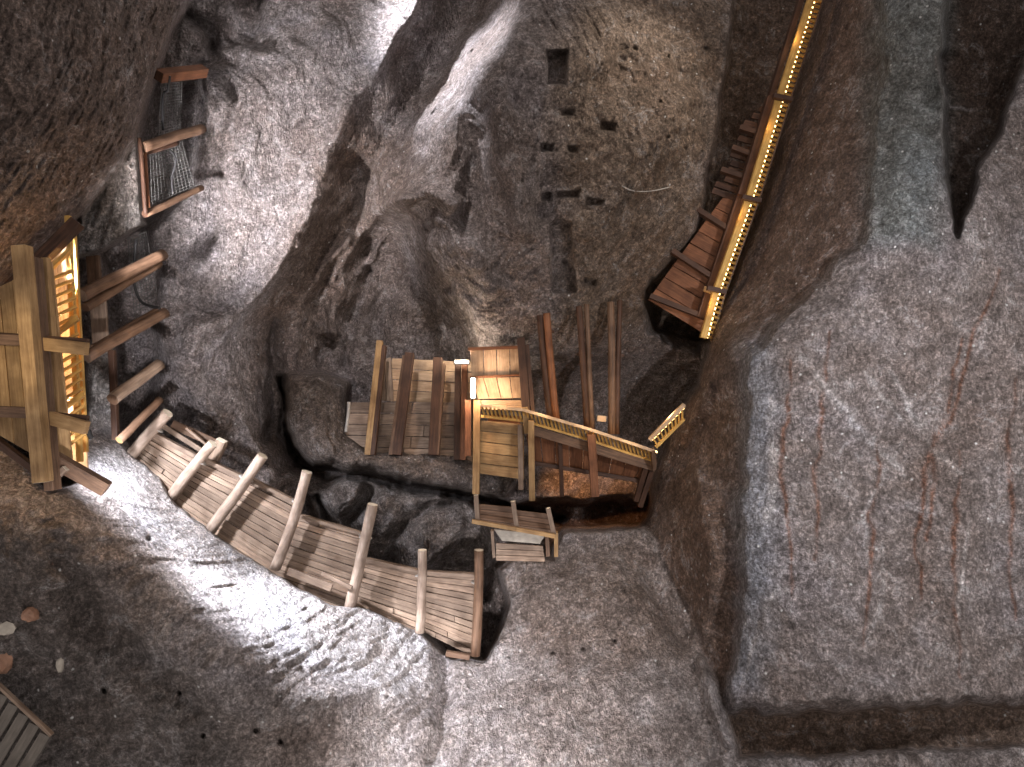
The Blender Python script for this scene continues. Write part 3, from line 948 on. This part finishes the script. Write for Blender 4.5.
# ---- glowing balcony ---------------------------------------------------------------
c_ = thing('railed_balcony', 'wooden balcony in the centre with a glowing row of short balusters along its edge', 'balcony', P(590, 480, 14.7))
rail = [(480, 405, 14.35), (524, 410, 14.35), (592, 430, 14.45), (654, 451, 14.55)]
for i in range(3):
    a, bb = rail[i], rail[i + 1]
    part('handrail', M['pine'], c_, lambda m: pbeam(m, a[0], a[1], bb[0], bb[1], a[2], bb[2], 3.0, 6), .004)
    part('bottom_rail', M['yellow'], c_, lambda m: pbeam(m, a[0] + 1, a[1] + 11, bb[0] + 1, bb[1] + 11, a[2] + .35, bb[2] + .35, 2.6, 5), .004)
for k in range(44):
    t = (k + .5) / 44
    q = along(rail, t)
    part('baluster', M['yellow'], c_, lambda m: pbeam(m, q[0], q[1] + 1, q[0] + 2.5, q[1] + 10.5, q[2] + .02, q[2] + .34, 1.9, 2), 0)
part('fascia', M['brown'], c_, lambda m: pbeam(m, 526, 428, 655, 467, 14.75, 14.9, 9, 6), .006, 'orange lit edge beam')
part('deck', M['red'], c_, lambda m: m.boards(P(526, 434, 14.95), P(530, 463, 15.2), P(648, 482, 15.3), P(655, 468, 15.05), 9, thick=.05, gap=.05, jit=.02), label='red brown underside boards')
part('deck', M['red'], c_, lambda m: m.boards(P(488, 414, 15.3), P(520, 416, 15.3), P(520, 424, 15.2), P(488, 422, 15.2), 2, thick=.05))
for x1, y1, x2, y2, ww, mt in [(531, 420, 532, 500, 6, 'ochre'), (591, 434, 595, 496, 8, 'red'), (653, 450, 654, 468, 4, 'brown'), (525, 408, 527, 432, 6, 'ochre')]:
    part('post', [M[mt], M['cut']], c_, lambda m: pbeam(m, x1, y1, x2, y2, 14.5, 14.75, ww, 7), .006)
for x1, y1, x2, y2 in [(655, 460, 640, 506), (646, 466, 636, 500)]:
    part('brace', M['dark'], c_, lambda m: pbeam(m, x1, y1, x2, y2, 14.9, 15.3, 5, 6), .004)
part('joist', M['dark'], c_, lambda m: pbeam(m, 560, 440, 562, 496, 14.9, 15.2, 4, 5), .004)
part('joist', M['dark'], c_, lambda m: pbeam(m, 528, 462, 648, 482, 15.1, 15.25, 4, 5), .004)
part('rope_light', M['strip'], c_, lambda m: m.tube([P(q[0] + 3, q[1] + 1.0, q[2] + .12) for q in rail], .018), 0, 'warm light tube behind the balusters', True)
e_ = thing('short_handrail', 'short bright slanting handrail at the right end of the glowing balcony', 'handrail', P(654, 450, 14.5))
part('handrail', [M['pine'], M['cut']], e_, lambda m: pbeam(m, 650, 439, 684, 405, 14.45, 14.0, 4, 6), .004)
part('bottom_rail', M['yellow'], e_, lambda m: pbeam(m, 656, 447, 684, 419, 14.6, 14.3, 3, 4), .004)
for k in range(9):
    t = (k + .5) / 9
    part('baluster', M['yellow'], e_, lambda m: pbeam(m, 651 + 33 * t, 440 - 34 * t, 656 + 28 * t, 447 - 28 * t, 14.45 - .45 * t, 14.6 - .3 * t, 1.4, 2), 0)
part('rope_light', M['strip'], e_, lambda m: m.tube([P(652, 440, 14.6), P(684, 408, 14.15)], .014), 0, None, True)

# ---- tall leaning props above the balcony -----------------------------------------
props = [('leftmost pair of leaning props above the balcony, reddish and touching', [(540, 315, 550, 418, 6, 'dark'), (546, 313, 557, 420, 7, 'red')]),
         ('middle pair of leaning props above the balcony, just right of the reddish pair', [(578, 306, 588, 428, 6, 'dark'), (586, 304, 593, 430, 5, 'brown')]),
         ('rightmost pair of near upright props above the balcony, tied by a short block', [(611, 302, 611, 434, 7, 'brown'), (620, 300, 617, 434, 5, 'dark')])]
for lab, bs in props:
    t = thing('leaning_props', lab, 'props', P(bs[0][2], bs[0][3], 15.2), 'paired props above the balcony')
    for x1, y1, x2, y2, ww, mt in bs:
        m = MB()
        m.log([P(x1, y1, Dat(x1, y1) - .35), P((x1 + x2) / 2, (y1 + y2) / 2, min((Dat(x1, y1) - .35 + 15.0) / 2, Dat((x1 + x2) / 2, (y1 + y2) / 2) - .25)), P(x2, y2, 15.0)], ww / 2 * px(15.6), knots=.05, taper=1.05)
        m.build('timber', [M[mt], M['brown']], t, smooth=True)
    yb = 330 + 12 * (bs[0][0] % 3)
    part('tie', M['dark'], t, lambda m: pbeam(m, lerp(bs[0][:2], bs[0][2:4], .3)[0] - 4, yb, lerp(bs[1][:2], bs[1][2:4], .3)[0] + 5, yb + 2, 15.35, 15.35, 3, 4), .003)
solo_beam('wood_block', 'small pale wood block between the middle and rightmost prop pairs', 'block', [M['pine'], M['cut']], 597, 418, 606, 419, 15.0, 15.0, 6, 6)

# ---- small platform under the balcony ------------------------------------------------
s_ = thing('small_platform', 'small railed plank platform below the dark gap under the balcony', 'platform', P(515, 545, 13.7))
part('plank_panel', M['brown'], s_, lambda m: m.boards(P(478, 504, 13.75), P(514, 507, 13.75), P(515, 530, 13.7), P(478, 524, 13.7), 4, thick=.04, gap=.06))
part('plank_panel', M['brown'], s_, lambda m: m.boards(P(516, 510, 13.75), P(549, 514, 13.75), P(552, 535, 13.7), P(516, 530, 13.7), 4, thick=.04, gap=.06))
for x1, y1, x2, y2 in [(476, 495, 478, 524), (513, 501, 517, 529), (548, 508, 554, 534)]:
    part('post', [M['grey'], M['cut']], s_, lambda m: pbeam(m, x1, y1, x2, y2, 13.45, 13.5, 4.6, 5, mend=1), .005)
part('edge_rail', M['ochre'], s_, lambda m: (pbeam(m, 472, 521, 516, 529, 13.42, 13.42, 4, 5), pbeam(m, 516, 529, 555, 536, 13.42, 13.42, 4, 5)), .005, 'pale rail along the lower edge')
part('side_post', [M['ochre'], M['cut']], s_, lambda m: pbeam(m, 556, 532, 556, 556, 13.5, 13.6, 4, 5), .005)
part('side_post', [M['grey'], M['cut']], s_, lambda m: pbeam(m, 492, 530, 494, 557, 13.5, 13.6, 3, 5), .005)
part('side_post', [M['brown'], M['cut']], s_, lambda m: pbeam(m, 547, 536, 548, 556, 13.6, 13.6, 4, 5), .005)
part('lower_panel', M['grey'], s_, lambda m: m.boards(P(496, 543, 13.7), P(543, 546, 13.7), P(545, 562, 13.7), P(496, 561, 13.7), 3, thick=.04, gap=.08), label='weathered lower boards')
part('cloth_lining', M['slab'], s_, lambda m: m.boards(P(494, 529, 13.62), P(545, 535, 13.62), P(540, 544, 13.68), P(502, 541, 13.66), 2, thick=.03, gap=.0, jit=.03), label='pale crumpled lining under the rail')

# ---- long railed stair climbing at the right --------------------------------------
r_ = thing('railed_stair', 'long narrow stair climbing along the rock with a glowing golden row of balusters', 'stair', P(706, 335, 15.0))
line = [(816, -18, 14.9), (779, 98, 14.9), (749, 196, 14.9), (716, 290, 14.9), (703, 338, 14.9)]
for i in range(4):
    a, bb = line[i], line[i + 1]
    part('handrail', M['yellow'], r_, lambda m: pbeam(m, a[0], a[1], bb[0], bb[1], a[2], bb[2], 6.0, 6), .006, 'broad golden handrail' if i == 0 else None)
    wd = (8.5, 8, 7, 6)[i]
    part('outer_rail', M['brown'], r_, lambda m: pbeam(m, a[0] + wd + 3, a[1] + 3, bb[0] + wd + 2, bb[1] + 3, a[2] + .25, bb[2] + .25, 1.6, 4), .003)
for k in range(72):
    t = (k + .5) / 72
    q = along(line, t)
    wd = 8.5 - 2.5 * t
    part('baluster', M['yellow'], r_, lambda m: pbeam(m, q[0] + 2.5, q[1], q[0] + wd + 3, q[1] + 3, q[2] + .02, q[2] + .26, 1.9, 2.4), 0)
part('rope_light', M['strip'], r_, lambda m: m.tube([P(q[0] + 4.8, q[1], q[2] + .22) for q in line], .012), 0, 'warm light tube behind the balusters', True)
for x, y in [(781, 98), (750, 199), (715, 290)]:
    part('rail_post', M['dark'], r_, lambda m: pbeam(m, x - 8, y - 2, x + 11, y + 2, 14.72, 14.72, 4.5, 6), .004, 'dark bracket across the rail')
part('stringer', M['dark'], r_, lambda m: (pbeam(m, 806, -18, 770, 98, 15.25, 15.25, 5, 10), pbeam(m, 770, 98, 740, 196, 15.25, 15.25, 7, 10), pbeam(m, 740, 196, 700, 318, 15.3, 15.3, 8, 10)), .006)
part('deck', M['red'], r_, lambda m: m.boards(P(724, 196, 15.6), P(744, 206, 15.5), P(704, 334, 15.6), P(648, 300, 15.9), 9, thick=.05, gap=.05, jit=.02), label='red brown boards under the stair')
part('deck', M['dark'], r_, lambda m: m.boards(P(756, 104, 15.6), P(772, 108, 15.5), P(744, 206, 15.6), P(716, 196, 15.6), 12, thick=.05, gap=.3, jit=.05, jl=.3), label='dark tread ends stepping down')
for x1, y1, x2, y2 in [(696, 209, 738, 236), (672, 251, 722, 284), (650, 296, 706, 318), (740, 128, 766, 136), (732, 148, 760, 158), (721, 170, 752, 180)]:
    part('joist', M['dark'], r_, lambda m: pbeam(m, x1, y1, x2, y2, 15.45, 15.3, 5, 8), .005)
part('joist', M['ochre'], r_, lambda m: pbeam(m, 704, 289, 716, 292, 15.1, 15.0, 5, 5), .004, 'short lit bracket')

# ---- lamps in the middle -----------------------------------------------------------
lamp('bright lamp fixed at the left edge of the lit pinkish boards', 473, 388, 14.55, 4, 20, 0)
lamp('small pale tube lamp at the top right of the boarded platform', 462, 362, 15.3, 14, 3, 0, 'tube')

m = MB()
m.tube([P(349, 402, 15.35), P(348, 416, 15.3), P(346, 432, 15.2)], .035)
tag(m.build('drain_pipe', M['pale_cable'], smooth=True), 'thin grey pipe standing in the rock cavity left of the boarded platform', 'pipe')

# ---- bottom left corner ---------------------------------------------------------------
k_ = thing('slatted_hatch', 'dark slatted wooden hatch in the bottom left corner', 'hatch', P(0, 760, 9.6))
for i in range(9):
    t = i / 8
    xa, ya = lerp((-38, 655), (46, 734), t)
    part('slat', M['slate'], k_, lambda m: pbeam(m, xa, ya, xa - 62, ya + 104, 9.75, 9.4, 11, 5), .004)
part('frame', M['slate'], k_, lambda m: pbeam(m, 48, 728, -20, 842, 9.85, 9.5, 5, 8), .004)
part('frame', M['grey'], k_, lambda m: pbeam(m, -46, 643, 52, 735, 9.7, 9.7, 3, 5), .004, 'pale salt crusted edge')


def lump(name, lab, cat, mat, x, y, r, d, sq=(1, 1, 1)):
    bm_ = MB()
    n1, n2 = 10, 7
    c0 = P(x, y, d)
    rr = r * px(d)
    for i in range(n2 + 1):
        for j in range(n1):
            th, ph = math.pi * i / n2, 2 * math.pi * j / n1
            v = np.array([math.sin(th) * math.cos(ph) * sq[0], math.sin(th) * math.sin(ph) * sq[1], math.cos(th) * sq[2]])
            v = v * rr * (1 + .28 * (random.random() - .5))
            if i in (0, n2):
                v = np.array([0, 0, rr * sq[2] * (1 if i == 0 else -1)])
            bm_.v.append(c0 + RT * v[0] + UP * v[1] + FW * v[2])
    for i in range(n2):
        for j in range(n1):
            j2 = (j + 1) % n1
            bm_.quad([i * n1 + j, i * n1 + j2, (i + 1) * n1 + j2, (i + 1) * n1 + j], [(0, 0)] * 4)
    return tag(bm_.build(name, mat), lab, cat)


lump('rock_lump', 'round rust orange rock lump on the dark rock near the left edge', 'rock', M['rust'], 31, 614, 8, Dat(31, 614) - .02)
lump('rock_lump', 'small pale angular chip on the dark rock right of the orange lump', 'rock', M['slab'], 60, 665, 6, Dat(60, 665) - .02, (.7, 1.3, .5))
lump('rock_lump', 'pale broken slab at the left edge above the slatted hatch', 'rock', M['slab'], 3, 628, 10, Dat(3, 628), (1.3, .8, .5))
lump('rock_lump', 'reddish lump at the left edge just above the slatted hatch', 'rock', M['rust'], 2, 658, 12, Dat(2, 658) + .05, (.9, 1.3, .5))
# ------------------------------------------------------------------ lights


def spot(name, p, q, watts, col, cone=80, blend=0.8, size=0.15):
    l = bpy.data.lights.new(name, 'SPOT')
    l.energy = watts
    l.color = col
    l.spot_size = math.radians(cone)
    l.spot_blend = blend
    l.shadow_soft_size = size
    o = bpy.data.objects.new(name, l)
    C.objects.link(o)
    o.location = p
    o.rotation_euler = Vector(np.asarray(q) - np.asarray(p)).to_track_quat('-Z', 'Y').to_euler()
    return o


def point(name, p, watts, col, size=0.1):
    l = bpy.data.lights.new(name, 'POINT')
    l.energy = watts
    l.color = col
    l.shadow_soft_size = size
    o = bpy.data.objects.new(name, l)
    C.objects.link(o)
    o.location = p
    return o


NEU = (1.0, 0.94, 0.93)
COOL = (0.86, 0.90, 1.0)
WARM = (1.0, 0.62, 0.28)
SALT = (0.93, 0.94, 1.0)
spot('flood_light_slope', P(60, 392, 10.15), P(215, 520, 12.6), 1700, SALT, 80, 0.8)
spot('flood_light_slope', P(60, 392, 10.1), P(330, 640, 11.8), 8200, SALT, 36, 1.0)  # second spot added at the same place to brighten the lower slope
spot('flood_light_upper', P(44, 285, 9.2), P(300, 165, 15.6), 9500, NEU, 52, 1.0)
spot('fill_spot_side', P(60, 880, 4.5), P(185, 350, 14), 3600, NEU, 27, 1.0)  # added fill out of view below, brightens the wall behind the logs
spot('fill_spot_centre', P(300, -240, 8.5), P(390, 250, 16), 2600, (1, .93, .9), 44, 1.0)  # unseen fill added to lift the dark middle
spot('fill_spot_blade', P(240, -260, 13.8), P(470, 80, 16), 13000, SALT, 34, 1.0)  # dedicated spot added out of view to whiten the blade
spot('flood_light_right', P(1180, 250, 6.0), P(900, 450, 12.5), 2100, (1.0, .97, .97), 110, 1.0)
spot('flood_light_front', P(420, 900, 6.5), P(490, 740, 12), 3000, NEU, 70, 1.0)
spot('fill_spot_wall', P(760, -160, 12.5), P(600, 170, 16), 800, (1, .88, .74), 60, 1.0)  # added raking spot above the view, brightens the central wall
spot('fill_spot_gallery', P(-150, 330, 6.0), P(30, 355, 8.8), 150, (1, .80, .5), 34, 0.8)  # added beyond the left edge to brighten the gallery planks
point('gallery_light', P(64, 330, 9.6), 35, WARM)
point('gallery_light', P(66, 430, 9.55), 30, WARM)
point('landing_light', P(474, 392, 14.3), 60, (1, .68, .45))
point('platform_light', P(463, 355, 15.3), 60, (1, .85, .65))
spot('balcony_light', P(590, 458, 16.0), P(588, 490, 18.0), 330, (1, .45, .16), 72, .8, .05)
for q_ in (.15, .4, .65, .9):
    a_ = along(line, q_)
    point('stair_light', P(a_[0] - 6, a_[1], 14.75), 3, WARM, .05)
for x_, y_ in ((500, 400), (545, 409), (590, 422), (632, 438), (668, 414)):
    point('rail_fill_point', P(x_, y_, 14.15), 5, (1, .72, .4), .03)  # bare points added in mid-air to brighten the balcony handrail
world = bpy.data.worlds.new('cave air')
bpy.context.scene.world = world
world.use_nodes = True
bg = world.node_tree.nodes['Background']
bg.inputs[0].default_value = (1.0, 0.90, 0.84, 1)
bg.inputs[1].default_value = 0.65

vs = bpy.context.scene.view_settings
vs.view_transform = 'Standard'
vs.look = 'None'
vs.exposure = 0.15
vs.gamma = 1.0
vs.use_curve_mapping = False
